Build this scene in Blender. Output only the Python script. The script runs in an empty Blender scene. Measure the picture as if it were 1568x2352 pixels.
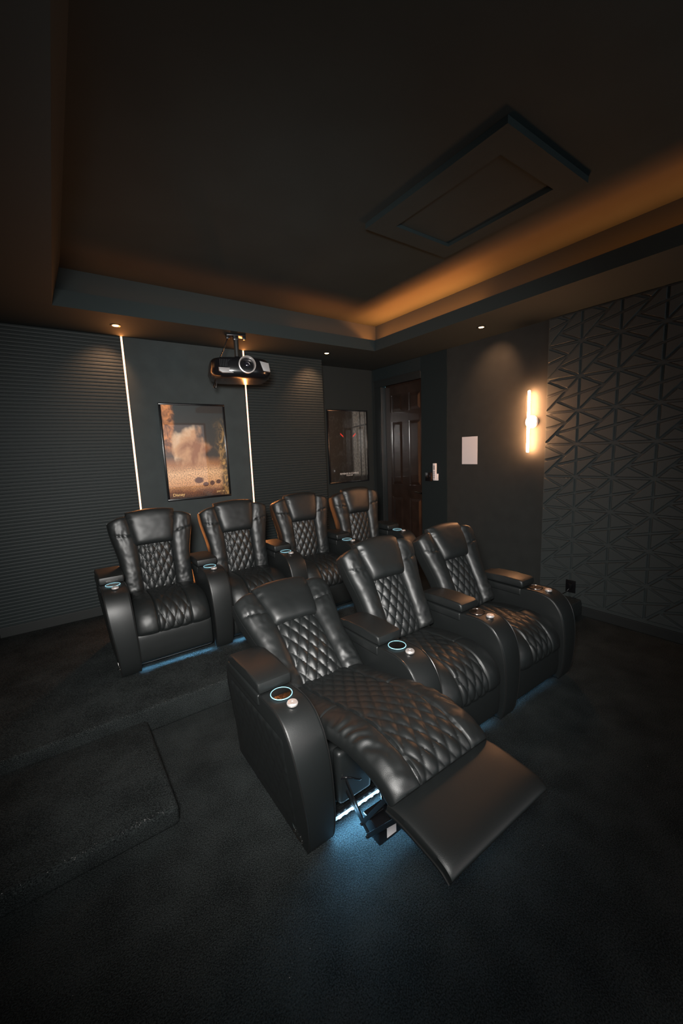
import bpy, bmesh, math, random
from mathutils import Vector, Matrix, noise
random.seed(7)
PI = math.pi
SC = bpy.context.scene
COL = SC.collection
R = math.radians

# ------------------------------------------------------------------ camera
cam_d = bpy.data.cameras.new('camera'); cam = bpy.data.objects.new('camera', cam_d); COL.objects.link(cam)
cam.location = (-3.916, -4.653, 1.628)
cam.rotation_euler = (R(81.373), R(2.2496), R(-35.5176))
cam_d.sensor_fit = 'HORIZONTAL'; cam_d.sensor_width = 36.0; cam_d.lens = 922.93/1568*36.0
cam_d.clip_start = 0.02
SC.camera = cam
# ------------------------------------------------------------------ world, key light, exposure
w = bpy.data.worlds.new('world'); SC.world = w; w.use_nodes = True
w.node_tree.nodes['Background'].inputs[0].default_value = (0.36, 0.90, 1.0, 1)
w.node_tree.nodes['Background'].inputs[1].default_value = 0.38
vs = SC.view_settings
vs.view_transform = 'Standard'; vs.look = 'None'; vs.gamma = 1; vs.use_curve_mapping = False
vs.exposure = 0.0
def light(name, kind, loc, power, color, **kw):
    d = bpy.data.lights.new(name, kind); d.energy = power; d.color = color
    for k, v_ in kw.items():
        if k not in ('aim', 'rot'): setattr(d, k, v_)
    o = bpy.data.objects.new(name, d); COL.objects.link(o); o.location = loc
    if 'aim' in kw: o.rotation_euler = (Vector(kw['aim'])-Vector(loc)).to_track_quat('-Z', 'Y').to_euler()
    if 'rot' in kw: o.rotation_euler = kw['rot']
    return o
# the photographer's soft light beside the camera
light('photo_light', 'SPOT', (-4.10, -4.72, 1.98), 760, (1.0, 0.97, 0.93), aim=(-2.35, -1.9, 1.05),
      spot_size=R(94), spot_blend=1.0, shadow_soft_size=0.22)

light('added_fill_light', 'POINT', (-4.10, -4.74, 1.98), 12, (0.85, 0.97, 1.0), shadow_soft_size=0.15)  # weak extra fill, added to lift ceiling, floor and left wall outside the spot cone

# ------------------------------------------------------------------ materials
def mat(name, color, rough=0.6, spec=0.5, metal=0.0, bump=0.0, bscale=400.0, emit=None, estr=0.0, coat=0.0, vary=0.0, vscale=6.0, bdist=0.001, coord='Object'):
    m = bpy.data.materials.new(name); m.use_nodes = True
    nt = m.node_tree; b = nt.nodes['Principled BSDF']
    b.inputs['Base Color'].default_value = (*color, 1)
    b.inputs['Roughness'].default_value = rough
    b.inputs['Metallic'].default_value = metal
    b.inputs['Specular IOR Level'].default_value = spec
    b.inputs['Coat Weight'].default_value = coat
    b.inputs['Coat Roughness'].default_value = 0.04
    if emit:
        b.inputs['Emission Color'].default_value = (*emit, 1); b.inputs['Emission Strength'].default_value = estr
    tc = nt.nodes.new('ShaderNodeTexCoord')
    if bump:
        n = nt.nodes.new('ShaderNodeTexNoise'); n.inputs['Scale'].default_value = bscale; n.inputs['Detail'].default_value = 3
        nt.links.new(tc.outputs[coord], n.inputs['Vector'])
        bp = nt.nodes.new('ShaderNodeBump'); bp.inputs['Strength'].default_value = bump; bp.inputs['Distance'].default_value = bdist
        nt.links.new(n.outputs['Fac'], bp.inputs['Height']); nt.links.new(bp.outputs['Normal'], b.inputs['Normal'])
    if vary:
        n = nt.nodes.new('ShaderNodeTexNoise'); n.inputs['Scale'].default_value = vscale; n.inputs['Detail'].default_value = 5
        nt.links.new(tc.outputs[coord], n.inputs['Vector'])
        r = nt.nodes.new('ShaderNodeValToRGB')
        r.color_ramp.elements[0].position = 0.3; r.color_ramp.elements[1].position = 0.7
        r.color_ramp.elements[0].color = (*[c*(1-vary) for c in color], 1); r.color_ramp.elements[1].color = (*[c*(1+vary) for c in color], 1)
        nt.links.new(n.outputs['Fac'], r.inputs['Fac']); nt.links.new(r.outputs['Color'], b.inputs['Base Color'])
    return m
M = {}
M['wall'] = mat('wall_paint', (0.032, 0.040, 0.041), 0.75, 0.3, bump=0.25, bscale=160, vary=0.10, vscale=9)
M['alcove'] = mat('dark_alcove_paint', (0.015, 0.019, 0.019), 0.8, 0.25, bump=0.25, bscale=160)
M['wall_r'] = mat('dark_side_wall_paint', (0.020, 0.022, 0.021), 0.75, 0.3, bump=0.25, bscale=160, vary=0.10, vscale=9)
M['fabric'] = mat('wall_fabric', (0.013, 0.018, 0.019), 0.95, 0.1, bump=0.4, bscale=300)
M['slat'] = mat('ribbed_panel', (0.016, 0.022, 0.023), 0.6, 0.3, bump=0.2, bscale=200)
M['geo'] = mat('geometric_panel', (0.038, 0.045, 0.045), 0.5, 0.4, bump=0.1, bscale=200)
M['ceil'] = mat('ceiling_paint', (0.018, 0.028, 0.030), 0.85, 0.2, bump=0.2, bscale=120, vary=0.08, vscale=3)
M['soffit'] = mat('soffit_paint', (0.023, 0.031, 0.032), 0.85, 0.2, bump=0.15, bscale=120)
M['trim'] = mat('satin_black_trim', (0.016, 0.018, 0.018), 0.4, 0.5)
M['base'] = mat('baseboard_paint', (0.018, 0.020, 0.020), 0.6, 0.3)
M['door'] = mat('dark_brown_door', (0.024, 0.014, 0.0105), 0.22, 0.6, coat=0.5, bump=0.15, bscale=60, vary=0.25, vscale=7)
M['leather'] = mat('black_leather', (0.0075, 0.0090, 0.0092), 0.46, 0.55, bump=0.35, bscale=420, bdist=0.0008)
M['pipe'] = mat('leather_piping', (0.012, 0.012, 0.012), 0.3, 0.7)
M['shell'] = mat('chair_back_leather', (0.007, 0.009, 0.0092), 0.55, 0.35)
M['black'] = mat('black_plastic', (0.006, 0.006, 0.007), 0.22, 0.6)
M['iron'] = mat('black_steel', (0.015, 0.016, 0.018), 0.3, 0.6, metal=0.6)
M['chrome'] = mat('chrome', (0.75, 0.73, 0.7), 0.12, 0.5, metal=1.0)
M['brushed'] = mat('brushed_button', (0.85, 0.80, 0.78), 0.3, 0.5, metal=0.7)
M['cup'] = mat('steel_cup', (0.30, 0.27, 0.25), 0.18, 0.5, metal=1.0)
M['ring'] = mat('cup_ring_light', (0.2, 0.5, 0.6), 0.3, emit=(0.45, 0.80, 0.95), estr=0.65)
M['ringoff'] = mat('cup_ring_dim', (0.35, 0.30, 0.27), 0.2, metal=1.0)
M['white'] = mat('white_plastic', (0.75, 0.70, 0.70), 0.45)
M['grey'] = mat('grey_plastic', (0.25, 0.24, 0.24), 0.4)
M['paper'] = mat('white_paper', (0.58, 0.55, 0.56), 0.8, 0.2)
M['warm'] = mat('warm_tube', (1, 0.8, 0.6), 0.4, emit=(1.0, 0.46, 0.20), estr=260.0)
M['led'] = mat('wall_led', (1, 0.8, 0.6), 0.4, emit=(1.0, 0.44, 0.20), estr=4.2)
M['bulb'] = mat('downlight_bulb', (1, 0.9, 0.8), 0.4, emit=(1.0, 0.62, 0.32), estr=9.0)
M['cove'] = mat('cove_led', (1, 0.8, 0.6), 0.4, emit=(1.0, 0.27, 0.05), estr=3.0)
M['blue'] = mat('cool_led', (0.8, 0.9, 1), 0.4, emit=(0.55, 0.85, 1.0), estr=30.0)
M['bluebar'] = mat('cool_led_sleeve', (0.4, 0.6, 0.8), 0.3, emit=(0.35, 0.70, 1.0), estr=1.6)
M['lens'] = mat('lens_glass', (0.01, 0.01, 0.015), 0.03, 1.0, coat=1.0)
M['gold'] = mat('printed_gold', (0.95, 0.62, 0.25), 0.6)
M['ink'] = mat('printed_white', (0.70, 0.66, 0.62), 0.6)
M['glass_led'] = mat('indicator', (0.2, 0.5, 0.6), 0.3, emit=(0.4, 0.8, 1.0), estr=1.2)

def carpet_mat():
    m = bpy.data.materials.new('carpet'); m.use_nodes = True; nt = m.node_tree; b = nt.nodes['Principled BSDF']
    b.inputs['Roughness'].default_value = 0.95; b.inputs['Specular IOR Level'].default_value = 0.15
    tc = nt.nodes.new('ShaderNodeTexCoord')
    def noi(s, d):
        n = nt.nodes.new('ShaderNodeTexNoise'); n.inputs['Scale'].default_value = s; n.inputs['Detail'].default_value = d
        nt.links.new(tc.outputs['Object'], n.inputs['Vector']); return n
    n1, n2 = noi(200, 3), noi(5.0, 6)
    a = nt.nodes.new('ShaderNodeMath'); a.operation = 'MULTIPLY_ADD'; a.inputs[1].default_value = 1.0
    nt.links.new(n1.outputs['Fac'], a.inputs[0])
    s = nt.nodes.new('ShaderNodeMath'); s.operation = 'MULTIPLY_ADD'; s.inputs[1].default_value = 0.40; s.inputs[2].default_value = -0.20
    nt.links.new(n2.outputs['Fac'], s.inputs[0]); nt.links.new(s.outputs[0], a.inputs[2])
    r = nt.nodes.new('ShaderNodeValToRGB')
    r.color_ramp.elements[0].position = 0.36; r.color_ramp.elements[0].color = (0.005, 0.0066, 0.0068, 1)
    r.color_ramp.elements[1].position = 0.66; r.color_ramp.elements[1].color = (0.034, 0.040, 0.040, 1)
    nt.links.new(a.outputs[0], r.inputs['Fac'])
    # stray pale flecks of lint
    v = nt.nodes.new('ShaderNodeTexVoronoi'); v.inputs['Scale'].default_value = 9
    nt.links.new(tc.outputs['Object'], v.inputs['Vector'])
    l = nt.nodes.new('ShaderNodeMath'); l.operation = 'LESS_THAN'; l.inputs[1].default_value = 0.012
    nt.links.new(v.outputs['Distance'], l.inputs[0])
    mx = nt.nodes.new('ShaderNodeMix'); mx.data_type = 'RGBA'
    mx.inputs[7].default_value = (0.35, 0.33, 0.30, 1)
    nt.links.new(l.outputs[0], mx.inputs[0]); nt.links.new(r.outputs['Color'], mx.inputs[6])
    nt.links.new(mx.outputs[2], b.inputs['Base Color'])
    n3 = noi(230, 4); bp = nt.nodes.new('ShaderNodeBump'); bp.inputs['Strength'].default_value = 1.0; bp.inputs['Distance'].default_value = 0.010
    nt.links.new(n3.outputs['Fac'], bp.inputs['Height']); nt.links.new(bp.outputs['Normal'], b.inputs['Normal'])
    return m
M['carpet'] = carpet_mat()

# ------------------------------------------------------------------ helpers
def tag(o, label=None, cat=None, group=None, kind=None):
    if label: o['label'] = label
    if cat: o['category'] = cat
    if group: o['group'] = group
    if kind: o['kind'] = kind
    return o
def obj(name, bm, m, parent=None, smooth=True, recalc=True):
    if recalc: bmesh.ops.recalc_face_normals(bm, faces=bm.faces[:])
    me = bpy.data.meshes.new(name); bm.to_mesh(me); bm.free()
    if m: me.materials.append(m)
    if smooth:
        for p in me.polygons: p.use_smooth = True
        try: me.set_sharp_from_angle(angle=R(40))
        except Exception: pass
    o = bpy.data.objects.new(name, me); COL.objects.link(o)
    if parent: o.parent = parent
    return o
def empty(name, loc=(0, 0, 0), rz=0, label=None, cat=None, group=None):
    o = bpy.data.objects.new(name, None); COL.objects.link(o); o.location = loc; o.rotation_euler = (0, 0, rz)
    o.empty_display_size = 0.1
    return tag(o, label, cat, group)
def struct(name, bm, m, parent=None, smooth=False):
    o = obj(name, bm, m, parent, smooth)
    if not parent: o['kind'] = 'structure'
    return o
def box(bm, x0, x1, y0, y1, z0, z1, bev=0.0, seg=2):
    vs_ = [bm.verts.new(p) for p in ((x0,y0,z0),(x1,y0,z0),(x1,y1,z0),(x0,y1,z0),(x0,y0,z1),(x1,y0,z1),(x1,y1,z1),(x0,y1,z1))]
    fs = [bm.faces.new([vs_[i] for i in f]) for f in ((0,3,2,1),(4,5,6,7),(0,1,5,4),(1,2,6,5),(2,3,7,6),(3,0,4,7))]
    if bev:
        es = list({e for f in fs for e in f.edges})
        bmesh.ops.bevel(bm, geom=es, offset=bev, segments=seg, profile=0.5, affect='EDGES')
    return bm
def B(*a, **k):
    return box(bmesh.new(), *a, **k)
def tube(bm, pts, r, n=8, cap=True):
    rings = []
    for i, p in enumerate(pts):
        p = Vector(p); a = Vector(pts[max(i-1, 0)]); b = Vector(pts[min(i+1, len(pts)-1)])
        d = (b-a).normalized(); u = d.orthogonal().normalized()
        if rings:
            u = pu - d*pu.dot(d); u.normalize()
        pu = u; v_ = d.cross(u)
        rr = r[i] if isinstance(r, (list, tuple)) else r
        rings.append([bm.verts.new(p + (u*math.cos(2*PI*k/n)+v_*math.sin(2*PI*k/n))*rr) for k in range(n)])
    for a, b in zip(rings, rings[1:]):
        for k in range(n): bm.faces.new((a[k], a[(k+1) % n], b[(k+1) % n], b[k]))
    if cap: bm.faces.new(rings[0][::-1]); bm.faces.new(rings[-1])
    return bm
def lathe(bm, prof, c=(0, 0, 0), axis='Z', n=32, close=False):
    rings = []
    for r_, h in prof:
        ring = []
        for k in range(n):
            a = 2*PI*k/n; x, y = r_*math.cos(a), r_*math.sin(a)
            p = {'Z': (x, y, h), 'Y': (x, h, y), 'X': (h, x, y)}[axis]
            ring.append(bm.verts.new((c[0]+p[0], c[1]+p[1], c[2]+p[2])))
        rings.append(ring)
    if close: rings.append(rings[0])
    for a, b in zip(rings, rings[1:]):
        for k in range(n): bm.faces.new((a[k], a[(k+1) % n], b[(k+1) % n], b[k]))
    if not close:
        bm.faces.new(rings[0][::-1]); bm.faces.new(rings[-1])
    return bm
def prism(bm, outline, x0, x1, bev=0.0, seg=3, axis='X'):
    def P(a, b, c): return (c, a, b) if axis == 'X' else ((a, c, b) if axis == 'Y' else (a, b, c))
    A = [bm.verts.new(P(a, b, x0)) for a, b in outline]; Bv = [bm.verts.new(P(a, b, x1)) for a, b in outline]
    n = len(outline); f0 = bm.faces.new(A); f1 = bm.faces.new(Bv[::-1])
    for i in range(n): bm.faces.new((A[i], Bv[i], Bv[(i+1) % n], A[(i+1) % n]))
    if bev:
        bmesh.ops.bevel(bm, geom=list(f0.edges)+list(f1.edges), offset=bev, segments=seg, profile=0.5, affect='EDGES')
    return bm
def cr(pts, n):
    """Catmull-Rom resample of a 2D/3D polyline to n points."""
    out = []; P = [Vector(p) for p in pts]; m = len(P)-1
    for i in range(n):
        t = i/(n-1)*m; k = min(int(t), m-1); f = t-k
        p0 = P[k-1] if k else P[0]*2-P[1]; p1, p2 = P[k], P[k+1]; p3 = P[k+2] if k+2 <= m else P[m]*2-P[m-1]
        out.append(0.5*((2*p1)+(p2-p0)*f+(2*p0-5*p1+4*p2-p3)*f*f+(3*p1-p0-3*p2+p3)*f**3))
    return out
def pillow(nu, nv, uv, hf, hb, frame, su=lambda s: s, sv=lambda t: t):
    """Closed cushion: front height hf, back depth hb over outline uv(s,t), placed by frame(u,v,w)."""
    bm = bmesh.new(); F = []; K = []
    for j in range(nv+1):
        t = sv(j/nv); rf = []; rk = []
        for i in range(nu+1):
            s = su(i/nu); u, v_ = uv(s, t)
            f = bm.verts.new(frame(u, v_, hf(s, t, u, v_))); rf.append(f)
            if i in (0, nu) or j in (0, nv): rk.append(f)
            elif i % 4 == 0 and False: rk.append(None)
            else: rk.append(bm.verts.new(frame(u, v_, -hb(s, t, u, v_))))
        F.append(rf); K.append(rk)
    for j in range(nv):
        for i in range(nu):
            bm.faces.new((F[j][i], F[j][i+1], F[j+1][i+1], F[j+1][i]))
            q = (K[j][i], K[j+1][i], K[j+1][i+1], K[j][i+1])
            if len(set(q)) == 4 and not all(a in (F[j][i], F[j][i+1], F[j+1][i+1], F[j+1][i]) for a in q):
                bm.faces.new(q)
    return bm
def edge(s, n=3.0):
    return max(0.0, 1-abs(2*s-1)**n)**(1/n)
def edens(x, k=0.75):   # denser sampling towards both ends
    return x*(1-k)+k*(0.5-0.5*math.cos(PI*x))
def sstep(a, b, x):
    t = min(1, max(0, (x-a)/(b-a))); return t*t*(3-2*t)
def quilt(u, v_, du=0.063, dv=0.112):
    a = u/du+v_/dv; b = u/du-v_/dv
    return (abs(math.sin(PI*a))*abs(math.sin(PI*b)))**0.55
def wrinkle(u, v_, seed, amp=0.0022, sc=14):
    return amp*noise.noise(Vector((u*sc*0.35+seed, v_*sc, seed*1.7)))+amp*0.5*noise.noise(Vector((u*sc*2+seed, v_*sc*2.6, seed)))
def text_mesh(s, size, extrude=0.0008):
    c = bpy.data.curves.new('txt', 'FONT'); c.body = s; c.size = size; c.extrude = extrude; c.align_x = 'LEFT'
    o = bpy.data.objects.new('txt', c); COL.objects.link(o)
    dg = bpy.context.evaluated_depsgraph_get(); me = bpy.data.meshes.new_from_object(o.evaluated_get(dg))
    bpy.data.objects.remove(o); return me

# ------------------------------------------------------------------ room shell
H, PZ, ZF, ZT = 2.76, 0.157, 2.878, 3.08
TX, TY, TXL = -0.719, -0.917, -3.785
LX, FY = -4.47, -6.9
YP = -0.28           # face of the panelled rear wall
X1, X2, X3 = -3.262, -2.074, -1.055
struct('floor', B(LX, 0.0, FY, 0.1, -0.1, 0.0), M['carpet'])
bm = bmesh.new(); box(bm, LX, 0.0, -2.165, 0.0, 0.0, PZ, 0.018, 4)
struct('floor_platform', bm, M['carpet'], smooth=True)
bm = bmesh.new(); box(bm, LX, -3.64, -2.915, -2.165, 0.0, 0.094, 0.022, 4)
struct('floor_step', bm, M['carpet'], smooth=True)
bm = bmesh.new(); box(bm, -0.55, 0.0, -2.99, -2.165, 0.0, PZ, 0.015, 3)
struct('floor_riser', bm, M['carpet'], smooth=True)
struct('wall_back', B(LX, X3, YP, 0.12, 0, 3.3), M['wall'])
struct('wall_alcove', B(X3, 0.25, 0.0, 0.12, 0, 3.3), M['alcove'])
DY0, DY1, DZ = -0.10, -0.965, 2.50
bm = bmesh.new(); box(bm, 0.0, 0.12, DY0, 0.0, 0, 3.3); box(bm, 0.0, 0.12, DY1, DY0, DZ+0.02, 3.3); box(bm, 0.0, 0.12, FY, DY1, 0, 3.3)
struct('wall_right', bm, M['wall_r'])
struct('wall_left', B(LX-0.1, LX, FY, 0.1, 0, 3.3), M['wall'])
struct('ceiling', B(LX, 0.0, FY, 0.1, ZT, ZT+0.1), M['ceil'])
# dropped border of the tray ceiling with its lip and trough
bm = bmesh.new()
box(bm, LX, 0.0, TY+0.13, 0.0, H, ZT)
box(bm, TX+0.13, 0.0, FY, TY+0.13, H, ZT)
box(bm, LX, TX+0.13, TY, TY+0.13, H, H+0.02); box(bm, TXL, TX+0.015, TY, TY+0.015, H+0.02, ZF)
box(bm, TX, TX+0.13, FY, TY, H, H+0.02); box(bm, TX, TX+0.015, FY, TY, H+0.02, ZF)
struct('ceiling_soffit', bm, M['soffit'])
bm = bmesh.new(); prism(bm, [(LX, H), (TXL, H), (TXL+0.085, ZT), (LX, ZT)], FY, TY-0.0005, axis='Y')
struct('ceiling_soffit_left', bm, M['soffit'])
# trims
struct('baseboard_back', B(LX, X3, YP-0.014, YP, PZ, PZ+0.088, 0.004), M['base'])
struct('baseboard_right', B(-0.016, 0.0, FY, -2.99, 0, 0.088, 0.004), M['base'])
struct('baseboard_left', B(LX, LX+0.014, FY, YP, 0, PZ+0.088, 0.004), M['base'])

def ribbed(x0, x1, y, z0, z1, pitch, depth, axis='Y'):
    """horizontally ribbed board: rounded ribs as real relief"""
    prof = []; z = z0; n = int(round((z1-z0)/pitch)); p = (z1-z0)/n
    for i in range(n):
        zb = z0+i*p
        prof += [(-0.004, zb), (-0.004, zb+p*0.12), (-depth, zb+p*0.22), (-depth*1.15, zb+p*0.56), (-depth, zb+p*0.9)]
    prof.append((-0.004, z1))
    bm = bmesh.new()
    def P(x, d, z): return (x, y+d, z) if axis == 'Y' else (y+d, x, z)
    A = [bm.verts.new(P(x0, d, z)) for d, z in prof]+[bm.verts.new(P(x0, 0, z1)), bm.verts.new(P(x0, 0, z0))]
    Bv = [bm.verts.new(P(x1, d, z)) for d, z in prof]+[bm.verts.new(P(x1, 0, z1)), bm.verts.new(P(x1, 0, z0))]
    m_ = len(A); bm.faces.new(A); bm.faces.new(Bv[::-1])
    for i in range(m_): bm.faces.new((A[i], Bv[i], Bv[(i+1) % m_], A[(i+1) % m_]))
    return bm
o = obj('ribbed_wall_panel', ribbed(LX+0.001, X1-0.012, YP-0.001, PZ+0.09, H-0.001, 0.0305, 0.011), M['slat'], smooth=False)
tag(o, 'wide dark horizontally ribbed wall panel left of the left light strip', 'wall panel')
o = obj('ribbed_wall_panel', ribbed(X2+0.012, X3, YP-0.001, PZ+0.09, H-0.001, 0.0305, 0.011), M['slat'], smooth=False)
tag(o, 'narrower dark horizontally ribbed wall panel between the projector and the dark framed poster', 'wall panel')
struct('trim_1', ribbed(DY1+0.01, -0.03, -0.001, 2.60, H-0.001, 0.02, 0.006, axis='X'), M['slat'])
o = obj('fabric_wall_panel', B(-0.009, -0.001, -1.378, DY1-0.001, PZ, H-0.001), M['fabric'], smooth=False)
tag(o, 'plain black fabric panel running floor to ceiling beside the door', 'wall panel')

# geometric relief panel: 30 cm tiles cut into triangles by recessed channels
def clip_z(poly, zmax):
    out = []
    for i in range(len(poly)):
        a, b = poly[i], poly[(i+1) % len(poly)]
        if a[1] <= zmax: out.append(a)
        if (a[1] <= zmax) != (b[1] <= zmax):
            t = (zmax-a[1])/(b[1]-a[1]); out.append((a[0]+(b[0]-a[0])*t, zmax))
    return out
def inset(poly, d):
    n = len(poly); ar = sum(poly[i][0]*poly[(i+1) % n][1]-poly[(i+1) % n][0]*poly[i][1] for i in range(n))
    if ar < 0: poly = poly[::-1]
    L = []
    for i in range(n):
        a, b = Vector(poly[i]), Vector(poly[(i+1) % n]); e = (b-a).normalized(); nn = Vector((-e.y, e.x))
        L.append((a+nn*d, e))
    out = []
    for i in range(n):
        p, e = L[i-1]; q, g = L[i]; den = e.x*g.y-e.y*g.x
        if abs(den) < 1e-6: out.append(tuple(q)); continue
        t = ((q.x-p.x)*g.y-(q.y-p.y)*g.x)/den; out.append(tuple(p+e*t))
    return out
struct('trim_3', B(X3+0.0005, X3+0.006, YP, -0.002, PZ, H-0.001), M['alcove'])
bm = bmesh.new(); GY0, GP, GZ = -2.58, 0.3005, 2.503
box(bm, -0.010, -0.0005, -5.59, GY0, 0.09, H-0.001)
for ci in range(10):
    for ri in range(-1, 8):
        ya, yb = GY0-ci*GP, GY0-(ci+1)*GP; zt = GZ-ri*0.2985; zb = zt-0.2985
        if zb < 0.09: zb = 0.112
        q = lambda u, v_: (ya+(yb-ya)*u, zt+(zb-zt)*v_)
        TLc, TRc, BLc, BRc, Lm, Rm = q(0,0), q(1,0), q(0,1), q(1,1), q(0,.5), q(1,.5)
        Mp, Kp = q(.655,.345), q(.345,.655)
        for tri in ((TLc,TRc,Mp),(TLc,Mp,Lm),(Lm,Mp,BLc),(TRc,Rm,Kp),(Rm,BRc,Kp),(Kp,BRc,BLc)):
            pl = clip_z(list(tri), H-0.002)
            if len(pl) < 3: continue
            try: a = inset(pl, 0.0080); a2 = inset(pl, 0.0088); c = inset(pl, 0.0135)
            except Exception: continue
            def area(p): return abs(sum(p[i][0]*p[(i+1) % len(p)][1]-p[(i+1) % len(p)][0]*p[i][1] for i in range(len(p))))/2
            if area(pl) < 0.0025: continue
            A = [bm.verts.new((-0.0095, *p)) for p in a]; A2 = [bm.verts.new((-0.0185, *p)) for p in a2]; C_ = [bm.verts.new((-0.0270, *p)) for p in c]
            n = len(A)
            for i in range(n):
                bm.faces.new((A[i], A[(i+1) % n], A2[(i+1) % n], A2[i])); bm.faces.new((A2[i], A2[(i+1) % n], C_[(i+1) % n], C_[i]))
            bm.faces.new(C_)
o = obj('geometric_wall_panel', bm, M['geo'], smooth=False)
tag(o, 'black relief wall panel of triangular facets divided by recessed channels, right of the wall light', 'wall panel')

# ------------------------------------------------------------------ coves
def cove(along, a0, a1, c, power, label):
    """diode tape on a tilted carrier behind the lip, throwing its light towards the middle of the tray"""
    z = H+0.078; mid = (a0+a1)/2; Ln = abs(a1-a0)
    t = empty('cove_light_strip', (c, mid, z) if along == 'Y' else (mid, c, z), 0 if along == 'Y' else R(90), label, 'light strip', 'hidden strips in the ceiling trough')
    prof = [(-0.012, -0.010), (0.014, 0.010), (0.014, -0.057), (-0.012, -0.057)]
    bm = bmesh.new(); prism(bm, prof, -Ln/2, Ln/2, axis='Y'); obj('carrier', bm, M['trim'], t, smooth=False)
    bm = bmesh.new(); prism(bm, [(-0.010, -0.006), (0.012, 0.011), (0.011, 0.013), (-0.011, -0.004)], -Ln/2, Ln/2, axis='Y'); obj('diode_tape', bm, M['cove'], t, smooth=False)
    l = light('cove_glow', 'AREA', (-0.002, 0, 0.008), power, (1.0, 0.27, 0.05), shape='RECTANGLE', size=Ln, size_y=0.02)
    l.rotation_euler = Vector((-0.70, 0, 0.72)).to_track_quat('-Z', 'Y').to_euler(); l.parent = t
    return t
cove('Y', -2.30, TY+0.05, TX+0.075, 34, 'amber light strip in the trough on the right of the ceiling tray, nearest its rear corner')
cove('Y', FY+0.3, -2.32, TX+0.075, 20, 'dimmer amber light strip in the trough on the right of the ceiling tray, over the relief panel')
cove('X', -1.75, TX+0.02, TY+0.075, 4, 'amber light strip in the rear trough of the ceiling tray, between projector and tray corner')
cove('X', TXL+0.2, -1.77, TY+0.075, 1.5, 'faint amber light strip in the rear trough of the ceiling tray, left of the projector')

# ------------------------------------------------------------------ wall light strips
for x, lab in ((X1, 'left vertical amber light strip set in the wall beside the sand coloured poster'), (X2, 'right vertical amber light strip set in the wall behind the projector')):
    t = empty('vertical_light_strip', (x, YP-0.001, PZ+0.09), 0, lab, 'light strip', 'vertical strips on the rear wall')
    hh = H-PZ-0.091
    obj('channel', B(-0.011, 0.011, -0.008, 0, 0, hh), M['trim'], t, smooth=False)
    obj('diffuser', B(-0.0075, 0.0075, -0.012, -0.008, 0.001, hh-0.001, 0.001), M['led'], t, smooth=False)
    l = light('strip_glow', 'AREA', (0, -0.0135, hh/2), 11.0, (1.0, 0.34, 0.09), shape='RECTANGLE', size=0.014, size_y=hh, rot=(R(-90), 0, 0))
    l.parent = t

# ------------------------------------------------------------------ downlights
for x, y, lab, tgt in ((-3.344, -0.62, 'small round amber downlight at the top of the left vertical light strip', (-3.45, -0.28, 2.35)),
                  (-1.176, -0.594, 'small round amber downlight above the narrow ribbed panel, near the tray corner', (-1.25, -0.28, 2.35)),
                  (-0.393, -2.12, 'small round amber downlight above the wall light on the right', (0.0, -2.02, 2.38))):
    t = empty('ceiling_downlight', (x, y, H), 0, lab, 'ceiling light', 'recessed downlights in the dropped border')
    obj('bezel', lathe(bmesh.new(), [(0.040, -0.0005), (0.042, -0.004), (0.036, -0.006), (0.026, -0.004), (0.026, -0.0005)], n=32), M['trim'], t)
    obj('bulb', lathe(bmesh.new(), [(0.025, -0.002), (0.024, -0.005), (0.012, -0.007), (0.001, -0.0075)], n=24), M['bulb'], t)
    l = light('downlight_beam', 'SPOT', (0, 0, -0.02), 26, (1.0, 0.50, 0.25), spot_size=R(75), spot_blend=1.0, shadow_soft_size=0.02, rot=(0, 0, 0))
    l.rotation_euler = (Vector(tgt)-Vector((x, y, H-0.02))).to_track_quat('-Z', 'Y').to_euler()
    l.parent = t
l = light('border_glow', 'POINT', (-3.344, -0.62, H-0.05), 0.25, (1, 0.40, 0.12), shadow_soft_size=0.02)

# ------------------------------------------------------------------ ceiling hatch
t = empty('ceiling_hatch', (0, 0, ZT), 0, 'black rectangular hatch with a raised frame in the tray ceiling', 'hatch')
hx0, hx1, hy0, hy1 = -2.085, -1.312, -3.462, -2.452; ix0, ix1, iy0, iy1 = -1.935, -1.428, -3.328, -2.58
bm = bmesh.new()
box(bm, hx0, ix0, hy0, hy1, -0.035, -0.0005); box(bm, ix1, hx1, hy0, hy1, -0.035, -0.0005)
box(bm, ix0, ix1, hy0, iy0, -0.035, -0.0005); box(bm, ix0, ix1, iy1, hy1, -0.035, -0.0005)
obj('frame', bm, M['ceil'], t, smooth=False)
obj('panel', B(ix0+0.001, ix1-0.001, iy0+0.001, iy1-0.001, -0.013, -0.001), M['ceil'], t, smooth=False)

# ------------------------------------------------------------------ door
bm = bmesh.new(); LF0, LF1 = -0.205, -0.985; ZB = PZ+0.01; ZTOP = 2.53
cols = [(-0.317, -0.528), (-0.656, -0.868)]; rows = [(0.33, 0.945), (1.125, 2.005), (2.135, 2.365)]
X_ = 0.072
box(bm, X_+0.012, X_+0.04, LF1, LF0, ZB, ZTOP)
ys = [LF1, cols[1][1], cols[1][0], cols[0][1], cols[0][0], LF0]
for a, b in ((ys[0], ys[1]), (ys[2], ys[3]), (ys[4], ys[5])): box(bm, X_, X_+0.013, a, b, ZB, ZTOP)
zs_ = [ZB, rows[0][0], rows[0][1], rows[1][0], rows[1][1], rows[2][0], rows[2][1], ZTOP]
for (ya, yb) in ((ys[1], ys[2]), (ys[3], ys[4])):
    for a, b in ((zs_[0], zs_[1]), (zs_[2], zs_[3]), (zs_[4], zs_[5]), (zs_[6], zs_[7])): box(bm, X_, X_+0.013, ya, yb, a, b)
door = struct('door_1', bm, M['door'])
tag(door, 'dark brown six-panel door in the right rear corner', 'door')
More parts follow.
